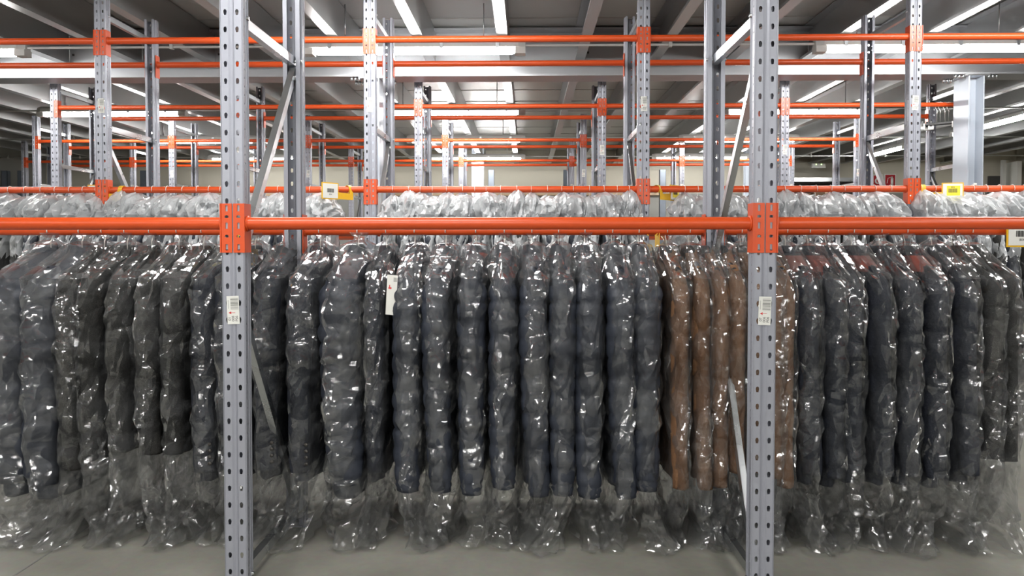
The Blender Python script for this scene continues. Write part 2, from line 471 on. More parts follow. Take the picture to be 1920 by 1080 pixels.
# ------------------------------------------------------------------ racks
PH = 2.5
def cell(m, O, U, V, w, h, hole):
    """rect w x h centred at O with a hole (8 pts in uv); U,V unit vectors"""
    out = [(-w/2,-h/2),(0,-h/2),(w/2,-h/2),(w/2,0),(w/2,h/2),(0,h/2),(-w/2,h/2),(-w/2,0)]
    vs = [O+U*a+V*b for a, b in out] + [O+U*a+V*b for a, b in hole]
    m.add(vs, [(i, (i+1) % 8, 8+(i+1) % 8, 8+i) for i in range(8)])
def upright_mesh():
    m = MB().use(postm)
    U = Vector((1, 0, 0)); V = Vector((0, 0, 1)); X = Vector((1,0,0)); Y = Vector((0,1,0))
    hole = [(-0.0032,-0.008),(0,-0.008),(0.0032,-0.008),(0.0052,0.0015),(0.0038,0.007),(0,0.009),(-0.0038,0.007),(-0.0052,0.0015)]
    n = int(PH/0.05)
    for k in range(n):
        z = 0.025+0.05*k
        for sx in (-1, 1):
            cell(m, Vector((sx*0.0175, 0, z)), U, V, 0.025, 0.05, hole)
    sh = [(-0.0022,-0.003),(0,-0.003),(0.0022,-0.003),(0.0022,0),(0.0022,0.003),(0,0.003),(-0.0022,0.003),(-0.0022,0)]
    for k in range(2*n):
        z = 0.0125+0.025*k
        for sx in (-1, 1):
            cell(m, Vector((sx*0.0325, 0.0145, z)), Y*(-sx), V, 0.024, 0.025, sh)
    # curved corners, groove, sides, lips
    def strip(a, b):
        m.add([(a[0], a[1], 0), (b[0], b[1], 0), (b[0], b[1], PH), (a[0], a[1], PH)], [(0, 1, 2, 3)])
    strip((-0.005, 0), (-0.003, 0.004)); strip((-0.003, 0.004), (0.003, 0.004)); strip((0.003, 0.004), (0.005, 0))
    strip((0.030, 0), (0.0325, 0.0025)); strip((-0.0325, 0.0025), (-0.030, 0))
    for s_ in (-1, 1):
        P = [(s_*0.0325, 0.0265), (s_*0.028, 0.032), (s_*0.028, 0.05), (s_*0.031, 0.053), (s_*0.016, 0.053)]
        for a, b in zip(P, P[1:]):
            strip(*( (b, a) if s_ < 0 else (a, b)))
    me = m.mesh('upright')
    bm = bmesh.new(); bm.from_mesh(me)
    bmesh.ops.remove_doubles(bm, verts=bm.verts, dist=0.0002)
    bmesh.ops.recalc_face_normals(bm, faces=bm.faces)
    bmesh.ops.solidify(bm, geom=bm.faces[:], thickness=0.0018)
    bm.to_mesh(me); bm.free()
    return me
UP = upright_mesh()

def text_mesh(s, size):
    cu = bpy.data.curves.new('t', 'FONT'); cu.body = s; cu.size = size; cu.align_x = 'CENTER'; cu.align_y = 'CENTER'
    o = bpy.data.objects.new('t', cu); COL.objects.link(o)
    dg = bpy.context.evaluated_depsgraph_get(); dg.update()
    me = bpy.data.meshes.new_from_object(o.evaluated_get(dg))
    vs = [v.co.copy() for v in me.vertices]; fs = [tuple(p.vertices) for p in me.polygons]
    bpy.data.objects.remove(o); bpy.data.curves.remove(cu); bpy.data.meshes.remove(me)
    return vs, fs
def sticker(lines, h=0.083, w=0.036, arrow=True):
    """barcode label in the xz plane, faces -y, writing turned a quarter"""
    m = MB().use(cardw); m.box(-w/2, w/2, -0.0006, 0, -h/2, h/2)
    m.use(inkg); rr = random.Random(3)
    z = h/2-0.006
    while z > 0.002:
        t = rr.choice((0.0007, 0.0012, 0.002)); m.box(-w/2+0.011, w/2-0.002, -0.0009, -0.0006, z-t, z); z -= t+rr.choice((0.0008, 0.0014, 0.002))
    m.box(-w/2+0.004, -w/2+0.005, -0.0009, -0.0006, 0.004, h/2-0.012)
    if arrow:
        m.use(inkr); m.ngonprism([(-w/2+0.004, -0.008), (-w/2+0.012, -0.004), (-w/2+0.012, -0.012)], -0.0009, -0.0006)
        m.box(-w/2+0.012, w/2-0.012, -0.0009, -0.0006, -0.0086, -0.0074)
    m.use(ink)
    for i, s_ in enumerate(lines):
        vs, fs = text_mesh(s_, 0.011)
        x = w/2-0.008-0.0105*i
        m.add([Vector((x - v.y, -0.0009, -0.0255 + v.x*-1.0*-1)) for v in vs], fs)
    return m.mesh('barcode_label')
ST_A = sticker(['P06', '008', '01']); ST_B = sticker(['P06', '006', '07'])

def frame_proto(kind, o=1):
    """kind 0: diagonal falls from rear to front ; 1: falls from front to rear"""
    r = thing('rack_frame', 'x', 'rack frame')
    a = ob('upright', UP, r, (0, 0, 0))
    b = ob('upright', UP, r, (0, 0.6, 0), (0, 0, PI))
    for z in (0.05, 1.72, 2.36):
        m = MB().use(galv); m.beam((0, 0.03, z), (0, 0.57, z), 0.024, 0.032, o=o); m.build('strut', r)
    D = [((0.57, 1.69), (0.03, 0.98)), ((0.03, 0.885), (0.57, 0.07))] if kind == 0 else [((0.03, 1.66), (0.57, 0.99)), ((0.57, 0.99), (0.05, 0.045))]
    for (p, q) in D:
        m = MB().use(galv); m.beam((0, p[0], p[1]), (0, q[0], q[1]), 0.022, 0.028, o=o); m.build('diagonal_brace', r)
    for y in (0.045, 0.555):
        for z in (0.05, 1.72, 2.36):
            m = MB().use(galv); m.tube([(-0.036, y, z), (0.036, y, z)], 0.006, 6); m.build('bolt', r)
    for y in (0, 0.6):
        m = MB().use(postm); s_ = 1 if y == 0 else -1
        m.box(-0.045, 0.045, y-0.01 if y == 0 else y-0.07, y+0.07 if y == 0 else y+0.01, -0.001, 0.004); m.build('foot_plate', r)
    return r

def conn_mesh(sx):
    """end connector; sx=+1 sits left of a post edge (plate reaches to +x)"""
    m = MB().use(orange)
    # front plate cells: 5 slots
    hw, hh = 0.0035, 0.009
    hole = [(-hw,-hh),(0,-hh),(hw,-hh),(hw,0),(hw,hh),(0,hh),(-hw,hh),(-hw,0)]
    rnd = [(-0.005,-0.003),(0,-0.0035),(0.005,-0.003),(0.006,0),(0.004,0.004),(0,0.005),(-0.004,0.004),(-0.006,0)]
    x = 0.0
    zs = [(0.045, 0.026, hole), (0.017, 0.030, rnd), (-0.009, 0.022, hole), (-0.040, 0.04, rnd), (-0.073, 0.026, hole)]
    top = 0.058
    U = Vector((1,0,0)); V = Vector((0,0,1))
    edges = [0.058, 0.030, 0.008, -0.022, -0.055, -0.086]
    cs = [0.044, 0.019, -0.007, -0.040, -0.0695]
    hs = [hole, rnd, hole, rnd, hole]
    for i in range(5):
        z0, z1 = edges[i+1], edges[i]
        hl = hs[i]; zc = (z0+z1)/2
        cell(m, Vector((0, -0.003, zc)), U, V, 0.031, z1-z0, hl)
    me = m.mesh('c'); bm = bmesh.new(); bm.from_mesh(me)
    bmesh.ops.remove_doubles(bm, verts=bm.verts, dist=0.0002)
    bmesh.ops.recalc_face_normals(bm, faces=bm.faces)
    r = bmesh.ops.solidify(bm, geom=bm.faces[:], thickness=0.0025)
    bm.to_mesh(me); bm.free()
    m2 = MB().use(orange)
    # centre of the plate: offset so plate spans edge..centre of post
    off = sx*0.0175
    m2.add([(v.co.x+off, v.co.y, v.co.z) for v in me.vertices], [tuple(p.vertices) for p in me.polygons])
    # side plate
    xs = sx*0.0335*1.0
    m2.box(min(xs, xs+0.003*sx), max(xs, xs+0.003*sx), -0.006, 0.045, -0.086, 0.058)
    m2.tube([(xs+sx*0.003, 0.02, 0), (xs+sx*0.007, 0.02, 0)], 0.0235, 16)
    return m2.mesh('end_connector')
CONR = conn_mesh(1)      # on the right face of a post (left end of a rail)
CONL = conn_mesh(-1)

def rail_proto(L):
    """rail between two post centres at x=0 and x=L; origin at the left post's face centre"""
    r = thing('hanging_rail', 'x', 'rail')
    m = MB().use(orange); m.tube([(0.036, 0.02, 0), (L-0.036, 0.02, 0)], 0.0185, 20, cap=False); m.build('tube', r)
    ob('end_connector', CONR, r, (0, 0, 0)); ob('end_connector', CONL, r, (L, 0, 0))
    return r

W = 1.55
Y1 = 2.117; YP = 2.013
ROWY = [Y1 + YP*i for i in range(5)]
# post x positions of each row (from the photograph)
def X(px, Y): return at(px, 457, Y).x
rowx = [
    [X(437, Y1)-W-0.02, X(437, Y1), X(1434, Y1), X(1434, Y1)+W],
    [-2.43-1.5, -2.43, -0.885, 0.668, 2.185, 3.70],
    [-4.02, -2.455, -0.905, 0.645, 2.175, 3.70],
    [-5.56, -4.0, -2.45, -0.90, 0.65, 2.18, 3.70],
    [-7.1, -5.55, -4.0, -2.45, -0.90, 0.65, 2.18, 3.70],
]
rowname = ['nearest rack', 'second rack', 'third rack', 'fourth rack', 'farthest orange rack']
fp = [frame_proto(0), frame_proto(1), frame_proto(0, -1), frame_proto(1, -1)]
usedf = [False]*4
lab_words = [['left of the picture', 'left', 'right', 'beyond the right edge']]
def place_frame(i, k, x, y, label, group):
    kind = 1 if (i, k) in ((0, 2), (1, 1), (2, 1), (2, 4), (3, 2), (4, 5)) else 0
    if x > 0: kind += 2
    if not usedf[kind]:
        usedf[kind] = True; o = fp[kind]; o.location = (x, y, 0); o['label'] = label; o['group'] = group
        return o
    return dup(fp[kind], (x, y, 0), 0, label, group)
vis = {0: [1, 2], 1: [1, 2, 3, 4], 2: [1, 2, 3, 4, 5], 3: [1, 2, 3, 4, 5, 6], 4: [1, 2, 3, 4, 5, 6, 7]}
stick_done = []
for i in range(5):
    nv = vis[i]
    for k in nv:
        lab = 'blue grey perforated rack frame, %s from the left in the %s' % (ORD[nv.index(k)], rowname[i])
        if i == 0: lab = 'tall close blue grey rack frame on the %s of the nearest rack' % ('left' if k == 1 else 'right')
        fr = place_frame(i, k, rowx[i][k], ROWY[i], lab, 'rack frames of the %s' % rowname[i])
        stick_done.append((fr, i, k))
for fr, i, k in stick_done:
    up = [c for c in fr.children if c.name.startswith('upright')][0]
    z = 0.855 if i == 0 else 1.84
    dx = 0.002 if (i == 0 and k == 1) else 0.004
    s_ = ob('barcode_label', ST_A if k % 2 else ST_B, up, (dx-0.003, -0.0012, z), (0, math.radians(2 if k % 2 == 0 else -2), 0))
    s_['label'] = 'white barcode label with a small red arrow'
# rails
rails = {}
nrail = 0
def place_rail(x0, x1, y, z, rear, label, group):
    L = round(x1-x0, 3)
    key = L
    rz = PI if rear else 0
    loc = (x1, y+0.6, z) if rear else (x0, y, z)
    if key not in rails:
        rails[key] = rail_proto(L); o = rails[key]; o.location = loc; o.rotation_euler = (0, 0, rz); o['label'] = label; o['group'] = group
        return o
    return dup(rails[key], loc, rz, label, group)
RZ = {0: [1.110], 1: [1.360, 2.213], 2: [1.115, 2.213], 3: [1.115, 2.213], 4: [2.213]}
for i in range(5):
    xs = rowx[i]
    for z in RZ[i]:
        for rear in (False, True):
            for k in range(len(xs)-1):
                if i == 1 and k == 4 and False: continue
                tier = '' if len(RZ[i]) == 1 else (' upper' if z > 2 else ' lower')
                lab = 'orange%s %s hanging rail of the %s, %s bay from the left' % (tier, 'rear' if rear else 'front', rowname[i], ORD[k])
                zz = z if not rear else {1.360: 1.115, 1.110: 1.100}.get(z, z)
                place_rail(xs[k], xs[k+1], ROWY[i], zz, rear, lab, 'orange rails of the %s' % rowname[i])
# posts at the hidden outer ends so that no rail hangs in the air
for i in range(5):
    for k in range(len(rowx[i])):
        if k not in vis[i]:
            place_frame(i, k, rowx[i][k], ROWY[i], 'end rack frame of the %s, outside the %s edge of the view' % (rowname[i], 'left' if k == 0 else 'right'), 'rack frames of the %s' % rowname[i])

# low plain posts by the wall
def plain_post(px, label, y=12.3, top=2.3):
    m = MB().use(mat('dark_blue_grey_paint', (0.12, 0.14, 0.17), 0.5))
    m.box(-0.05, -0.046, 0, 0.08, 0, top); m.box(0.046, 0.05, 0, 0.08, 0, top); m.box(-0.05, 0.05, 0.0, 0.004, 0, top)
    o = m.build('plain_post', None, (at(px, 330, y).x, y, 0)); tag(o, label, 'post', 'low plain posts by the back wall')
for px, lb in ((8, 'at the far left edge'), (38, 'second from the left edge'), (268, 'left one of a close pair'), (283, 'right one of a close pair'),
               (577, 'right of the near left frame'), (921, 'near the middle'), (1062, 'right of the middle'),
               (1243, 'above a yellow card')):
    plain_post(px, 'dark plain low steel post by the back wall, %s' % lb)

# ------------------------------------------------------------------ garments
def tri(x):
    x = x - math.floor(x)
    return 4*abs(x-0.5)-1
def nz(x, y, z): return noise.noise(Vector((x, y, z)))

def loft(m, rings, closed_top=True, closed_bot=True):
    n = len(rings[0]); vs = [p for r in rings for p in r]; fs = []
    for i in range(len(rings)-1):
        for k in range(n):
            fs.append((i*n+k, (i+1)*n+k, (i+1)*n+(k+1) % n, i*n+(k+1) % n))
    if closed_top: fs.append(tuple(range(n)))
    if closed_bot: fs.append(tuple((len(rings)-1)*n+k for k in range(n-1, -1, -1)))
    m.smooth = True; m.add(vs, fs); m.smooth = False

def interp(tab, z):
    for (z0, *a), (z1, *b) in zip(tab, tab[1:]):
        if z <= z0 and z >= z1:
            t = (z0-z)/(z0-z1) if z0 != z1 else 0
            return [p+(q-p)*t for p, q in zip(a, b)]
    return list(tab[-1][1:]) if z < tab[-1][0] else list(tab[0][1:])

TYPES = {
 #        hem    sleeve  rbody  rsl   quilt  mat
 'puffer': dict(hem=-0.80, sl=-0.825, b=0.047, rs=0.050, q=0.062, m=puffA),
 'puffer2': dict(hem=-0.80, sl=-0.80, b=0.047, rs=0.050, q=0.075, m=puffB),
 'longpuffer': dict(hem=-0.86, sl=-0.80, b=0.055, rs=0.062, q=0.066, m=puffA),
 'wool': dict(hem=-0.71, sl=-0.70, b=0.036, rs=0.042, q=0, m=woolm),
 'coat': dict(hem=-0.80, sl=-0.76, b=0.038, rs=0.043, q=0, m=navym),
 'camel': dict(hem=-0.79, sl=-0.81, b=0.034, rs=0.040, q=0, m=brownm),
}
def body_mesh(T, seed):
    d = TYPES[T]; m = MB().use(d['m']); hem = d['hem']; b = d['b']; q = d['q']
    tab = [(0.0, 0.05, 0.030), (-0.015, 0.07, 0.034), (-0.04, 0.125, b*0.85), (-0.075, 0.185, b), (-0.12, 0.205, b*1.02), (-0.30, 0.205, b*1.05), (-0.55, 0.215, b*1.05), (hem, 0.23, b*0.95)]
    rings = []
    nzr = 84; n = 36
    for i in range(nzr):
        z = hem*i/(nzr-1)
        a, bb = interp(tab, z)
        ring = []
        puff = 0.0
        if q:
            t = (-z/q) % 1.0
            puff = (abs(math.sin(PI*t))**0.35 - 0.8)*0.012
        for k in range(n):
            th = 2*PI*k/n
            c, s_ = math.cos(th), math.sin(th)
            ex = 0.75
            x = bb*math.copysign(abs(c)**ex, c); y = a*math.copysign(abs(s_)**0.8, s_)
            w = 0.006*nz(x*14+seed, y*9, z*5+seed) + 0.006*nz(y*22+seed*3, z*2.2, x*10)
            if not q: w += 0.005*math.sin(y*60+nz(seed, z*3, 0)*3)*min(1, -z*1.6)
            fade = min(1, -z/0.1)
            r = 1
            x += math.copysign(1, c)*abs(c)*(w+puff)*fade; y += s_*(w+puff)*fade*0.8
            # vertical zip dent at the front end
            x += 0.006*math.sin(z*3+seed)
            ring.append((x, y, z + (0.006*nz(th*2+seed, 0, 1) if i == nzr-1 else 0)))
        rings.append(ring)
    loft(m, rings)
    return m.mesh('coat_body')
def sleeve_mesh(T, side, seed):
    d = TYPES[T]; m = MB().use(d['m']); r0 = d['rs']; q = d['q']; end = d['sl']
    rings = []; nn = 72; n = 22
    z0 = -0.055
    bend = 0.020 if seed % 2 else 0.012
    for i in range(nn):
        t = i/(nn-1); z = z0 + (end-z0)*t
        r = r0*(0.35+0.65*math.sin(min(1, t*7)*PI/2)) * (1.06-0.22*t)
        if q:
            ph = ((-z)/q+0.2) % 1.0
            r += (abs(math.sin(PI*ph))**0.35-0.85)*0.011
        if t > 0.975: r *= 0.82 if q else 0.97
        cy = side*(0.165+0.055*math.sin(min(1, t*6)*PI/2)+0.012*t)
        cx = -0.004 + bend*0.7*t + 0.006*math.sin(t*4+seed)
        ring = []
        for k in range(n):
            th = 2*PI*k/n
            w = 0.006*nz(math.cos(th)*1.5+seed, math.sin(th)*1.5, z*14) + 0.003*nz(math.cos(th)*3, math.sin(th)*3+seed, z*30)
            ring.append((cx+(r+w)*math.cos(th)*0.95, cy+(r+w)*math.sin(th)*0.85, z))
        rings.append(ring)
    loft(m, rings)
    return m.mesh('sleeve')
def collar_mesh(T, seed):
    col = {'camel': collard, 'wool': woolm}.get(T, TYPES[T]['m'])
    m = MB().use(col); rings = []
    n = 26; H = 0.018 if 'puffer' in T else 0.012
    for z, a, b, in ((-0.035, 0.085, 0.037), (-0.012, 0.066, 0.036), (H*0.4, 0.058, 0.034), (H, 0.052, 0.031), (H+0.004, 0.047, 0.027), (H*0.4, 0.046, 0.025), (-0.02, 0.045, 0.02)):
        ring = []
        for k in range(n):
            th = 2*PI*k/n
            w = 0.004*nz(math.cos(th)*2+seed, math.sin(th)*2, z*20)
            dip = -0.02*max(0, math.cos(th))*1.0
            ring.append(((b+w)*math.cos(th), (a+w)*math.sin(th), z+(dip if z > 0 else 0)))
        rings.append(ring)
    loft(m, rings, False, False)
    return m.mesh('collar')
def hanger_mesh():
    m = MB().use(black); rings = []
    for i in range(21):
        t = i/20; y = -0.19+0.38*t; z = -0.008-0.05*abs(2*t-1)**1.3 - 0.012
        rings.append([(0.012*math.cos(a), y, z+0.009*math.sin(a)) for a in [2*PI*k/10 for k in range(10)]])
    loft(m, rings)
    return m.mesh('hanger_bar')
HB = hanger_mesh()
def hook_mesh(drop, white):
    """wire hook; the rail centre is at z=+drop above the neck"""
    m = MB().use(wirew if white else chrome)
    pts = []
    r = 0.0225
    for k in range(13):
        a = math.radians(205 - (205+50)*k/12)
        pts.append((0, r*math.cos(a), drop + r*math.sin(a)))
    pts.append((0, 0.006, drop-0.032)); pts.append((0, 0, drop-0.042)); pts.append((0, 0, -0.015))
    m.tube(pts, 0.0019, 8)
    return m.mesh('hook')

def bag_mesh(seed, drop, tail, puffy, matl, wid=1.0, thick=0.063):
    """clear bag: open loft from the gathered neck down to the trailing hem"""
    rr = random.Random(seed*13+5)
    m = MB().use(matl)
    lean = rr.uniform(-0.05, 0.05); leany = rr.uniform(-0.09, 0.03)
    ph = [rr.uniform(0, 10) for _ in range(8)]
    if puffy:
        top = drop*rr.uniform(0.70, 1.08)
        w0 = rr.uniform(0.9, 1.5)
        tab = [(top, 0.012, 0.010), (top-0.010, 0.045*w0, 0.035*w0), (top-0.028, 0.085*w0, 0.062*w0), (top*0.45, 0.125*w0, 0.082*w0), (-0.01, 0.15*w0, 0.088*w0), (-0.05, 0.20, 0.082), (-0.12, 0.25, 0.072)]
    else:
        top = 0.056+rr.uniform(-0.006, 0.008)
        tab = [(top, 0.034, 0.028), (top-0.012, 0.022, 0.018), (top-0.024, 0.012, 0.012), (0.018, 0.060, 0.045), (-0.01, 0.088, 0.050), (-0.05, 0.165, 0.056), (-0.095, 0.262, 0.064)]
    hem = -0.82
    tab += [(-0.22, 0.286, thick*1.05), (-0.5, 0.286, thick*1.03), (hem, 0.272, thick*0.96), (hem-0.08, 0.25, thick*0.95), ((tail+hem)/2, 0.22, thick*0.95), (tail+0.03, 0.23, thick*0.95), (tail, 0.26, thick*1.15)]
    H = top-tail
    nv = 118; n = 60
    rings = []
    for i in range(nv):
        t = i/(nv-1)
        z = top - H*t
        a, b = interp(tab, z)
        low = max(0.0, min(1.0, (hem+0.02-z)/0.25))
        hi = max(0.0, min(1.0, (z+0.20)/0.20))
        ring = []
        for k in range(n):
            th = 2*PI*k/n
            c, s_ = math.cos(th), math.sin(th)
            x = b*math.copysign(abs(c)**0.8, c)*wid; y = a*math.copysign(abs(s_)**0.85, s_)
            # folds: creases fanning out from the neck, long slanting folds on the sides, crumples at the foot
            u = th*0.27
            wn = nz(u*3+ph[0], z*4, seed)*0.8
            fan = (tri(th*5/(2*PI)*2+ph[1]+wn)*0.10 + (tri(th*19/(2*PI)+ph[2]+wn*2)*0.10 if puffy else tri(th*13/(2*PI)+ph[2]+wn)*0.05))*hi
            g1 = tri(z*5.5+u*3.1*math.cos(ph[2])+wn*1.2+ph[3])
            g2 = tri(z*8.0-u*5.0+ph[4]+nz(z*6, u*5, ph[5])*1.4)
            g3 = nz(x*30+ph[6], y*14, z*16)
            amp = 0.0065 + 0.005*hi + 0.012*low
            if puffy: amp += 0.014*max(0, min(1, (z+0.1)/0.1))
            g4 = tri(z*15+u*22*math.cos(ph[6]*2)+nz(z*9, u*9, ph[1])*1.5)*tri(u*19-z*11+ph[0]+nz(u*8, z*8, ph[2])*1.3)
            dsp = amp*(0.75*g1+0.6*g2) + (0.0045+0.004*low+(0.006 if puffy and z > -0.05 else 0))*g4 + (0.006+0.010*low+(0.028 if puffy and z > -0.05 else 0))*g3
            ef = min(1, t*12)
            x = x*(1+fan*ef) + c*dsp*ef; y = y*(1+fan*ef*0.6) + s_*dsp*ef*1.3
            x += 0.004 + lean*low*low + 0.03*low*math.sin(z*9+ph[7]); y += leany*low*low
            zz = z
            if i == nv-1: zz = z + 0.02*(0.5+0.5*nz(th*2, ph[0], 1))
            if low > 0: zz = max(zz + 0.012*low*nz(th*3, z*10, ph[3]), tail+0.001)
            if puffy and t < 0.05: zz += 0.02*nz(th*1.5, seed, 2)
            ring.append((x, y, zz))
        rings.append(ring)
    loft(m, rings, False, False)
    me = m.mesh('plastic_bag')
    # crumple: collapse to irregular flat facets
    o = bpy.data.objects.new('tmp', me); COL.objects.link(o)
    md = o.modifiers.new('d', 'DECIMATE'); md.ratio = 0.20 if not puffy else 0.36
    dg = bpy.context.evaluated_depsgraph_get(); dg.update()
    me2 = bpy.data.meshes.new_from_object(o.evaluated_get(dg))
    bpy.data.objects.remove(o); bpy.data.meshes.remove(me)
    me2.name = 'plastic_bag'
    if puffy:                                   # only the bunched top is gathered film, the rest hangs as a single clear layer
        me2.materials.append(filmA)
        for p in me2.polygons:
            if p.center.z < -0.24: p.material_index = 1
    me2.polygons.foreach_set('use_smooth', [False]*len(me2.polygons))
    return me2

CACHE = {}
def cached(key, fn):
    if key not in CACHE: CACHE[key] = fn()
    return CACHE[key]
def garment(T, v, row, x, y, zrail, rz, label, group, cat='coat', sx=1.0, bagv=None):
    drop = 0.072 if row == 1 else 0.135
    neck = zrail - drop
    r = thing('bagged_coat', label, cat, (x, y, neck), rz, group); r.scale = (sx, 1, 1)
    ob('coat_body', cached(('b', T, v % 3), lambda: body_mesh(T, v % 3 + 1)), r)
    for s_ in (-1, 1):
        sl = ob('sleeve', cached(('s', T, v % 3, s_), lambda: sleeve_mesh(T, s_, v % 3 + 1)), r)
        if 'slate navy' in label and s_ < 0:
            ob('cuff_buttons', cached('btn', btn_mesh), sl)
    ob('collar', cached(('c', T), lambda: collar_mesh(T, 2)), r)
    h = ob('hanger', HB, r)
    ob('hook', cached(('h', row), lambda: hook_mesh(drop, True)), h)
    bv = bagv if bagv is not None else v
    tail = -neck + 0.004
    nb = 8
    bg = ob('plastic_bag', cached(('bag', row, bv % nb), lambda: bag_mesh(bv % nb + (20 if row == 2 else 0), drop, tail, row == 2, filmB if row == 2 else filmA)), r)
    if T == 'longpuffer': bg.scale = (1.22, 1.05, 1)
    return r
def btn_mesh():
    m = MB().use(mat('horn_button', (0.05, 0.045, 0.04), 0.3))
    for k in range(4):
        m.tube([(0.03, -0.262, -0.66-0.022*k), (0.03, -0.268, -0.66-0.022*k)], 0.006, 10)
    return m.mesh('cuff_buttons')

YR1 = Y1 + 0.58            # rear rail centre line of the nearest rack
YN = YR1 - 0.25            # its near sleeve plane
runs = [
 ('longpuffer', [18, 82], 'black quilted coat in clear bag', 'at the left edge of the nearest rack', 1.15),
 ('wool', [128, 175, 225, 281, 332], 'short grey wool bagged coat', 'beside the near left post', 0.9),
 ('coat', [386, 438, 503, 572], 'slate navy coat in clear bag', 'around the near left post', 1.05),
 ('longpuffer', [650], 'wide slate quilted coat in a clear bag', 'right of the nearest left post', 1.2),
 ('coat', [708], 'narrow dark coat in a clear bag', 'just left of the long quilted run', 0.8),
 ('puffer', [766, 830, 892, 950, 1006, 1061, 1115, 1171, 1226], 'charcoal puffer coat in clear bag', 'in the central quilted run', 1.0),
 ('camel', [1283, 1330, 1364, 1398, 1436, 1462, 1489], 'brown coat in clear bag', 'on the nearest rack', 0.8),
 ('coat', [1529, 1575, 1612, 1665, 1722, 1775, 1830], 'dark navy coat in clear bag', 'right of the brown coats', 0.95),
 ('wool', [1872, 1908], 'short black wool coat in clear bag', 'at the far right', 0.8),
]
v = 0
for T, pxs, desc, where, sx in runs:
    for j, px in enumerate(pxs):
        p = at(px, 700, YN)
        if len(pxs) == 1: lab = '%s, %s' % (desc, where)
        elif len(pxs) == 2: lab = '%s %s, %s' % (('left', 'right')[j], desc, where)
        else: lab = '%s %s from the left, %s' % (ORD[j], desc, where)
        rz = math.radians(random.uniform(-2.5, 2.5))
        o = garment(T, v, 1, p.x - 0.015, YR1, 1.100, rz, lab, '%ss %s' % (desc.split(' in ')[0], where), sx=sx)
        # lengths differ a little from coat to coat
        s_ = {'puffer': [1.0, 1.0, 1.01, 0.985, 1.015, 1.01, 1.02, 1.02, 0.99], 'camel': [1.0, 1.0, 0.99, 0.93, 0.93, 0.95, 0.99]}.get(T, [1.0, 1.01, 0.99, 1.0, 1.0, 1.01, 0.995, 1.0, 1.0])[j % 9]
        if T == 'wool' and px == 128: s_ = 1.08
        for c in o.children:
            if c.name.startswith(('coat_body', 'sleeve')): c.scale = (1, 1, s_)
        if px == 708:
            m = MB().use(cardw); m.box(-0.022, 0.022, -0.001, 0, -0.068, 0.068)
            m.use(inkr); m.box(-0.015, -0.002, -0.0015, -0.001, 0.02, 0.026); m.box(-0.012, -0.008, -0.0015, -0.001, 0.026, 0.034)
            m.use(inkg)
            for q in range(5): m.box(0.006+0.003*q, 0.0075+0.003*q, -0.0015, -0.001, 0.045, 0.06)
            q = at(744, 553, YN+0.01)
            t_ = m.build('paper_tag', o); t_.location = (q.x-o.location.x, q.y-o.location.y, q.z-o.location.z); t_.rotation_euler = (0, math.radians(4), 0)
            t_['label'] = 'white paper tag with red print'
        v += 1
def lining_mesh():
    m = MB().use(liningr); rings = []
    for z, a, b in ((-0.02, 0.10, 0.041), (-0.04, 0.140, 0.043), (-0.06, 0.175, 0.045), (-0.075, 0.198, 0.045)):
        rings.append([(b*math.copysign(abs(math.cos(t))**.75, math.cos(t)), -a*abs(math.sin(t)) if math.sin(t) > -9 else 0, z) for t in [PI*k/16 for k in range(17)]])
    n = 17; vs = [p for r in rings for p in r]
    m.smooth = True
    m.add(vs, [(i*n+k, i*n+k+1, (i+1)*n+k+1, (i+1)*n+k) for i in range(3) for k in range(16)])
    return m.mesh('lining')
LM = lining_mesh()
for o in list(COL.objects):
    if 'dark navy coat in clear bag' in o.get('label', '') and o['label'].split()[0] in ('first', 'second', 'fourth', 'sixth'):
        ob('shoulder_lining', LM, o)['label'] = 'rust red lining showing on the near shoulder'

# second rack garments
YR2 = ROWY[1] + 0.02
px2 = []
x = -8
while x < 1930:
    px2.append(x); x += random.choice((22, 25, 27, 30))
skip = lambda p: (612 < p < 712) or (1198 < p < 1262) or (192 < p < 222) or (1688 < p < 1716)
px2 = [p for p in px2 if not skip(p)]
secs = [(-100, 207, 'before post one'), (207, 612, 'between post one and the gap'),
        (612, 1210, 'between posts two and three'), (1210, 1702, 'between posts three and four'), (1702, 2200, 'right of the last post')]
for a, b, w in secs:
    L_ = [p for p in px2 if a <= p < b]
    for j, px in enumerate(L_):
        p = at(px, 356, YR2)
        T = random.choice(('puffer', 'puffer2', 'coat', 'coat', 'wool'))
        lab = 'frosty bagged coat, %s from left on the second rack, %s' % (ORD[j], w)
        garment(T, v, 2, p.x, YR2, 1.360, math.radians(random.uniform(-4, 4)), lab, 'second rack coats %s' % w, sx=random.uniform(0.62, 0.78))
        v += 1

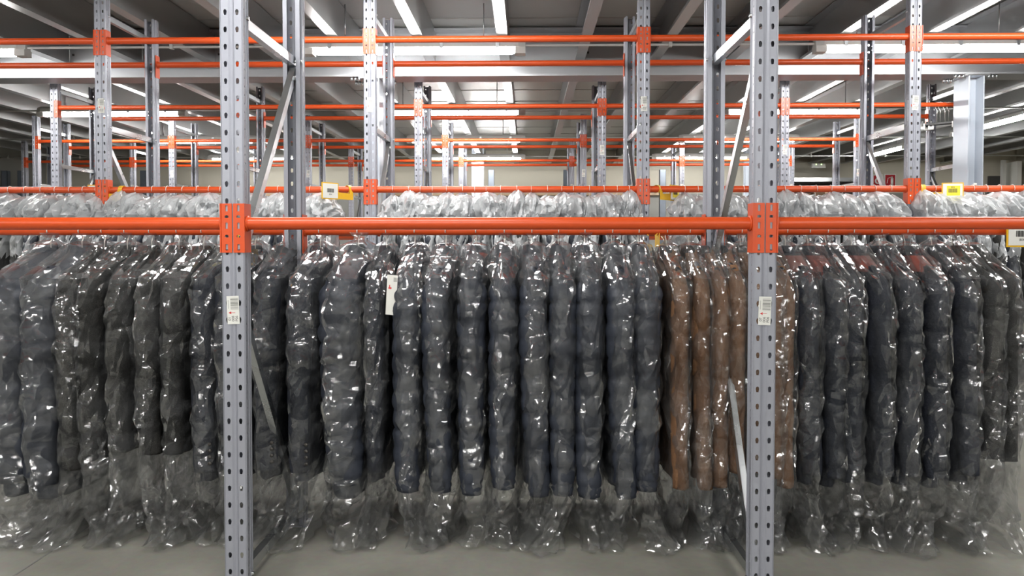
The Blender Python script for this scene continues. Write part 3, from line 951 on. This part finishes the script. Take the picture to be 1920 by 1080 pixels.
# ------------------------------------------------------------------ yellow tag holders
def tag_holder(px, y, zr, ang, flip, label, card='white', drop=0.0, txt='B04'):
    x = at(px, 440, y).x
    r = thing('tag_holder', label, 'label holder', (x, y, zr), ang, 'yellow tag holders clipped on the rails')
    s_ = -1 if flip else 1
    m = MB().use(yellow)
    n = 14; vs = []; fs = []
    for k in range(n+1):
        a = math.radians(-60 + 300*k/n)
        for rad in (0.0215, 0.0245):
            for xx in (-0.012, 0.012): vs.append((xx, rad*math.cos(a), rad*math.sin(a)))
    for k in range(n):
        o = 4*k
        for q in ((0,1,5,4), (2,6,7,3), (0,4,6,2), (1,3,7,5)): fs.append(tuple(o+i for i in q))
    m.smooth = False; m.add(vs, fs); m.build('clip_ring', r)
    m = MB().use(yellow)
    m.ngonprism([(-0.012*s_, 0.0), (-0.012*s_, -0.06), (0.11*s_, -0.06), (0.11*s_, -0.02), (0.012*s_, -0.025), (0.012*s_, 0.0)], -0.028, -0.0255)
    m.build('arm', r)
    m = MB().use(yellow)
    c0, c1 = (0.09, 0.20)
    xa, xb = sorted((c0*s_, c1*s_))
    m.box(xa, xb, -0.030, -0.026, -0.062, 0.030); m.build('card_frame', r)
    m = MB().use(cardw); m.box(xa+0.006, xb-0.006, -0.0315, -0.030, -0.056, 0.024)
    if card == 'yellow':
        m.use(cardy); m.box(xa+0.025, xb-0.018, -0.0322, -0.0315, -0.042, 0.012)
    m.use(ink); rr = random.Random(5); xx = xa+0.034; 
    while xx < xb-0.034:
        t = rr.choice((0.0012, 0.002)); m.box(xx, xx+t, -0.0328, -0.0320, -0.025, -0.003); xx += t+rr.choice((0.0012, 0.002))
    vs, fs = text_mesh(txt, 0.012)
    m.add([Vector((v_.x+(xa+xb)/2, -0.0328, v_.y+(0.004 if card == 'yellow' else -0.036))) for v_ in vs], fs)
    m.build('card', r)
    r.scale = (1, 1, 1)
    return r
y2 = ROWY[1]+0.02
tag_holder(231, y2, 1.36, math.radians(-8), True, "yellow tag holder with white barcode card by the second rack's first post")
tag_holder(654, y2, 1.36, math.radians(50), True, "yellow tag holder with white card, left of the second rack's second post")
tag_holder(1232, y2, 1.36, math.radians(48), False, "yellow tag holder seen slanted with yellow card, by the second rack's third post", 'yellow')
tag_holder(1728, y2, 1.36, math.radians(-12), False, "yellow tag holder with yellow barcode card, right of the second rack's last post", 'yellow')
yr = YR1
tag_holder(450, yr, 1.100, math.radians(-62), False, 'yellow tag holder behind the nearest left post', 'yellow')
tag_holder(1222, yr, 1.100, math.radians(84), False, 'yellow tag holder seen edge on beside the last charcoal coat')
tag_holder(1975, yr, 1.100, math.radians(4), True, "yellow tag holder with white card at the nearest rack's far right")

# clip hangers left on the third rack
def clip_hanger(px, label, rz):
    y = ROWY[2]+0.02
    r = thing('clip_hanger', label, 'hanger', (at(px, 208, y).x, y, 2.213), rz, 'empty clip hangers on the third rack')
    m = MB().use(chrome); pts = []
    for k in range(11):
        a = math.radians(205-255*k/10); pts.append((0, 0.0225*math.cos(a), 0.0225*math.sin(a)))
    pts += [(0, 0.006, -0.04), (0, 0, -0.05), (0, 0, -0.15)]
    m.tube(pts, 0.002, 8); m.build('hook', r)
    m = MB().use(black); m.box(-0.006, 0.006, -0.17, 0.17, -0.165, -0.150); m.build('bar', r)
    for s_ in (-1, 1):
        m = MB().use(pvc); m.box(-0.014, 0.014, s_*0.13-0.02, s_*0.13+0.02, -0.20, -0.15)
        m.use(black); m.box(-0.018, 0.018, s_*0.13-0.008, s_*0.13+0.008, -0.175, -0.13); m.build('garment_clip', r)
for k, (px, rz) in enumerate(((1757, 0.9), (1763, 1.1), (1772, 0.8), (1779, 1.15))):
    clip_hanger(px, 'empty clip hanger, %s from the left on the third rack by the column' % ORD[k], rz)

# ------------------------------------------------------------------ things by the back wall
def sign(px0, px1, py0, py1, label, kind):
    Y = WY-0.02
    a = at(px0, py0, Y); b = at(px1, py1, Y)
    w = b.x-a.x; h = a.z-b.z; r = thing('fire_sign', label, 'sign', ((a.x+b.x)/2, Y, (a.z+b.z)/2), 0, 'red fire signs')
    m = MB().use(cardw); m.box(-w/2, w/2, 0, 0.012, -h/2, h/2); m.build('board', r)
    m = MB().use(redm); m.box(-w/2+0.02, w/2-0.02, -0.004, 0.0, -h*0.28, h/2-0.02); m.build('red_panel', r)
    m = MB().use(cardw)
    if kind == 'ext':
        m.tube([(0.03, -0.008, -h*0.22), (0.03, -0.008, h*0.25)], w*0.11, 12)
        m.tube([(0.03, -0.008, h*0.25), (0.03, -0.008, h*0.33)], w*0.05, 8)
        m.tube([(0.02, -0.008, h*0.31), (-w*0.2, -0.008, h*0.24), (-w*0.27, -0.008, -0.02)], w*0.025, 6)
    else:
        m.tube([(0, -0.008, h*0.09), (0, -0.012, h*0.09)], w*0.3, 20)
        m.use(redm); m.tube([(0, -0.012, h*0.09), (0, -0.016, h*0.09)], w*0.17, 20)
        m.use(cardw); m.tube([(0, -0.016, h*0.09), (0, -0.02, h*0.09)], w*0.06, 12)
    m.build('pictogram', r)
    m = MB().use(redm)
    vs, fs = text_mesh('EXTINTOR' if kind == 'ext' else 'BIE', h*0.13)
    m.add([Vector((v_.x, -0.004, v_.y-h*0.39)) for v_ in vs], fs); m.build('lettering', r)
sign(1658, 1680, 326, 357, 'red fire extinguisher sign on the back wall, right one of the two', 'ext')
sign(1636, 1656, 327, 357, 'red fire hose sign on the back wall, left one of the two', 'hose')
# emergency light hanging from the conduit
Y = 12.9
a = at(1521, 307, Y); b = at(1547, 315, Y)
r = thing('emergency_light', 'small grey emergency light with two green dots before the back wall', 'emergency light', ((a.x+b.x)/2, Y, (a.z+b.z)/2))
w_ = b.x-a.x; h_ = a.z-b.z
m = MB().use(pvc); m.ngonprism([(-w_/2, -h_/2), (w_/2, -h_/2), (w_/2-0.01, h_/2), (-w_/2+0.01, h_/2)], -0.03, 0.03); m.build('housing', r)
for s_ in (-1, 1):
    m = MB().use(exitm); m.box(s_*0.045-0.007, s_*0.045+0.007, -0.032, -0.03, h_*0.2, h_*0.4); m.build('green_dot', r)
m = MB().use(conduitm); m.tube([(0, 0, h_/2), (0, 0, RB-(a.z+b.z)/2)], 0.004, 6); m.build('hanging_rod', r)
# metal shelf with cardboard boxes against the wall
Y0, Y1s = 12.75, 13.3
a = at(1472, 333, Y0); b = at(1628, 343, Y0)
r = thing('storage_shelf', 'galvanised shelf unit with a bright top board by the back wall', 'shelf', ((a.x+b.x)/2, Y0, 0))
hw = (b.x-a.x)/2
m = MB().use(galv); m.box(-hw, hw, 0, 0.5, a.z-0.07, a.z); m.build('top_board', r)
m = MB().use(galv); m.box(-hw+0.04, hw-0.04, 0.02, 0.48, 1.30, 1.33); m.build('shelf_board', r)
for sx in (-1, 1):
    for yy in (0.0, 0.46):
        m = MB().use(galv); m.box(sx*(hw-0.03)-0.02, sx*(hw-0.03)+0.02, yy, yy+0.04, 0, a.z-0.07); m.build('leg', r)
m = MB().use(darkm); m.box(-hw+0.05, hw-0.05, 0.485, 0.495, 0.1, a.z-0.075); m.build('back_panel', r)
for k, (x0, x1, hh) in enumerate(((-hw+0.08, -0.25, 0.6), (-0.2, 0.25, 0.62), (0.3, hw-0.08, 0.58))):
    m = MB().use(boxm); m.box(-(x1-x0)/2, (x1-x0)/2, -0.2, 0.2, 0, hh)
    bx = thing('cardboard_box', 'dark brown cardboard box on the shelf by the back wall, %s of three' % ('left', 'middle', 'right')[k], 'box', ((a.x+b.x)/2+(x0+x1)/2, Y0+0.26, 1.331), 0, 'boxes on the far shelf')
    m.build('carton', bx)
    m = MB().use(woodm); m.box(-0.025, 0.025, -0.202, -0.2, 0.1, hh); m.build('tape', bx)
# right end of the back wall
def wallbox(name, px0, px1, pz0, Y, d, mt, z0=0):
    a = at(px0, pz0, Y); b = at(px1, pz0, Y)
    m = MB().use(mt); m.box(a.x, b.x, Y, Y+d, z0, a.z); return m.build(name)
struct(wallbox('door_1', 1855, 1884, 330, 13.42, 0.05, darkm))
o = wallbox('steel_post', 1880, 1887, 300, 13.1, 0.06, pvc); tag(o, 'white perforated steel post at the right end of the back wall', 'post')
o = wallbox('white_cabinet', 1908, 1916, 302, 13.0, 0.4, cardw); tag(o, 'tall white cabinet at the far right by the back wall', 'cabinet')

# ------------------------------------------------------------------ world and view
w = bpy.data.worlds.new('world'); SC.world = w; w.use_nodes = True
w.node_tree.nodes['Background'].inputs[0].default_value = (0.5, 0.52, 0.55, 1)
w.node_tree.nodes['Background'].inputs[1].default_value = 0.05
SC.view_settings.view_transform = 'Standard'
SC.view_settings.look = 'None'
SC.view_settings.exposure = 1.45
SC.view_settings.gamma = 1.0
SC.view_settings.use_curve_mapping = False
c = SC.cycles
c.max_bounces = 7; c.diffuse_bounces = 3; c.glossy_bounces = 3; c.transmission_bounces = 2
c.transparent_max_bounces = 20
c.sample_clamp_indirect = 3.0
c.caustics_reflective = False; c.caustics_refractive = False
c.use_adaptive_sampling = True; c.adaptive_threshold = 0.035
c.use_denoising = True
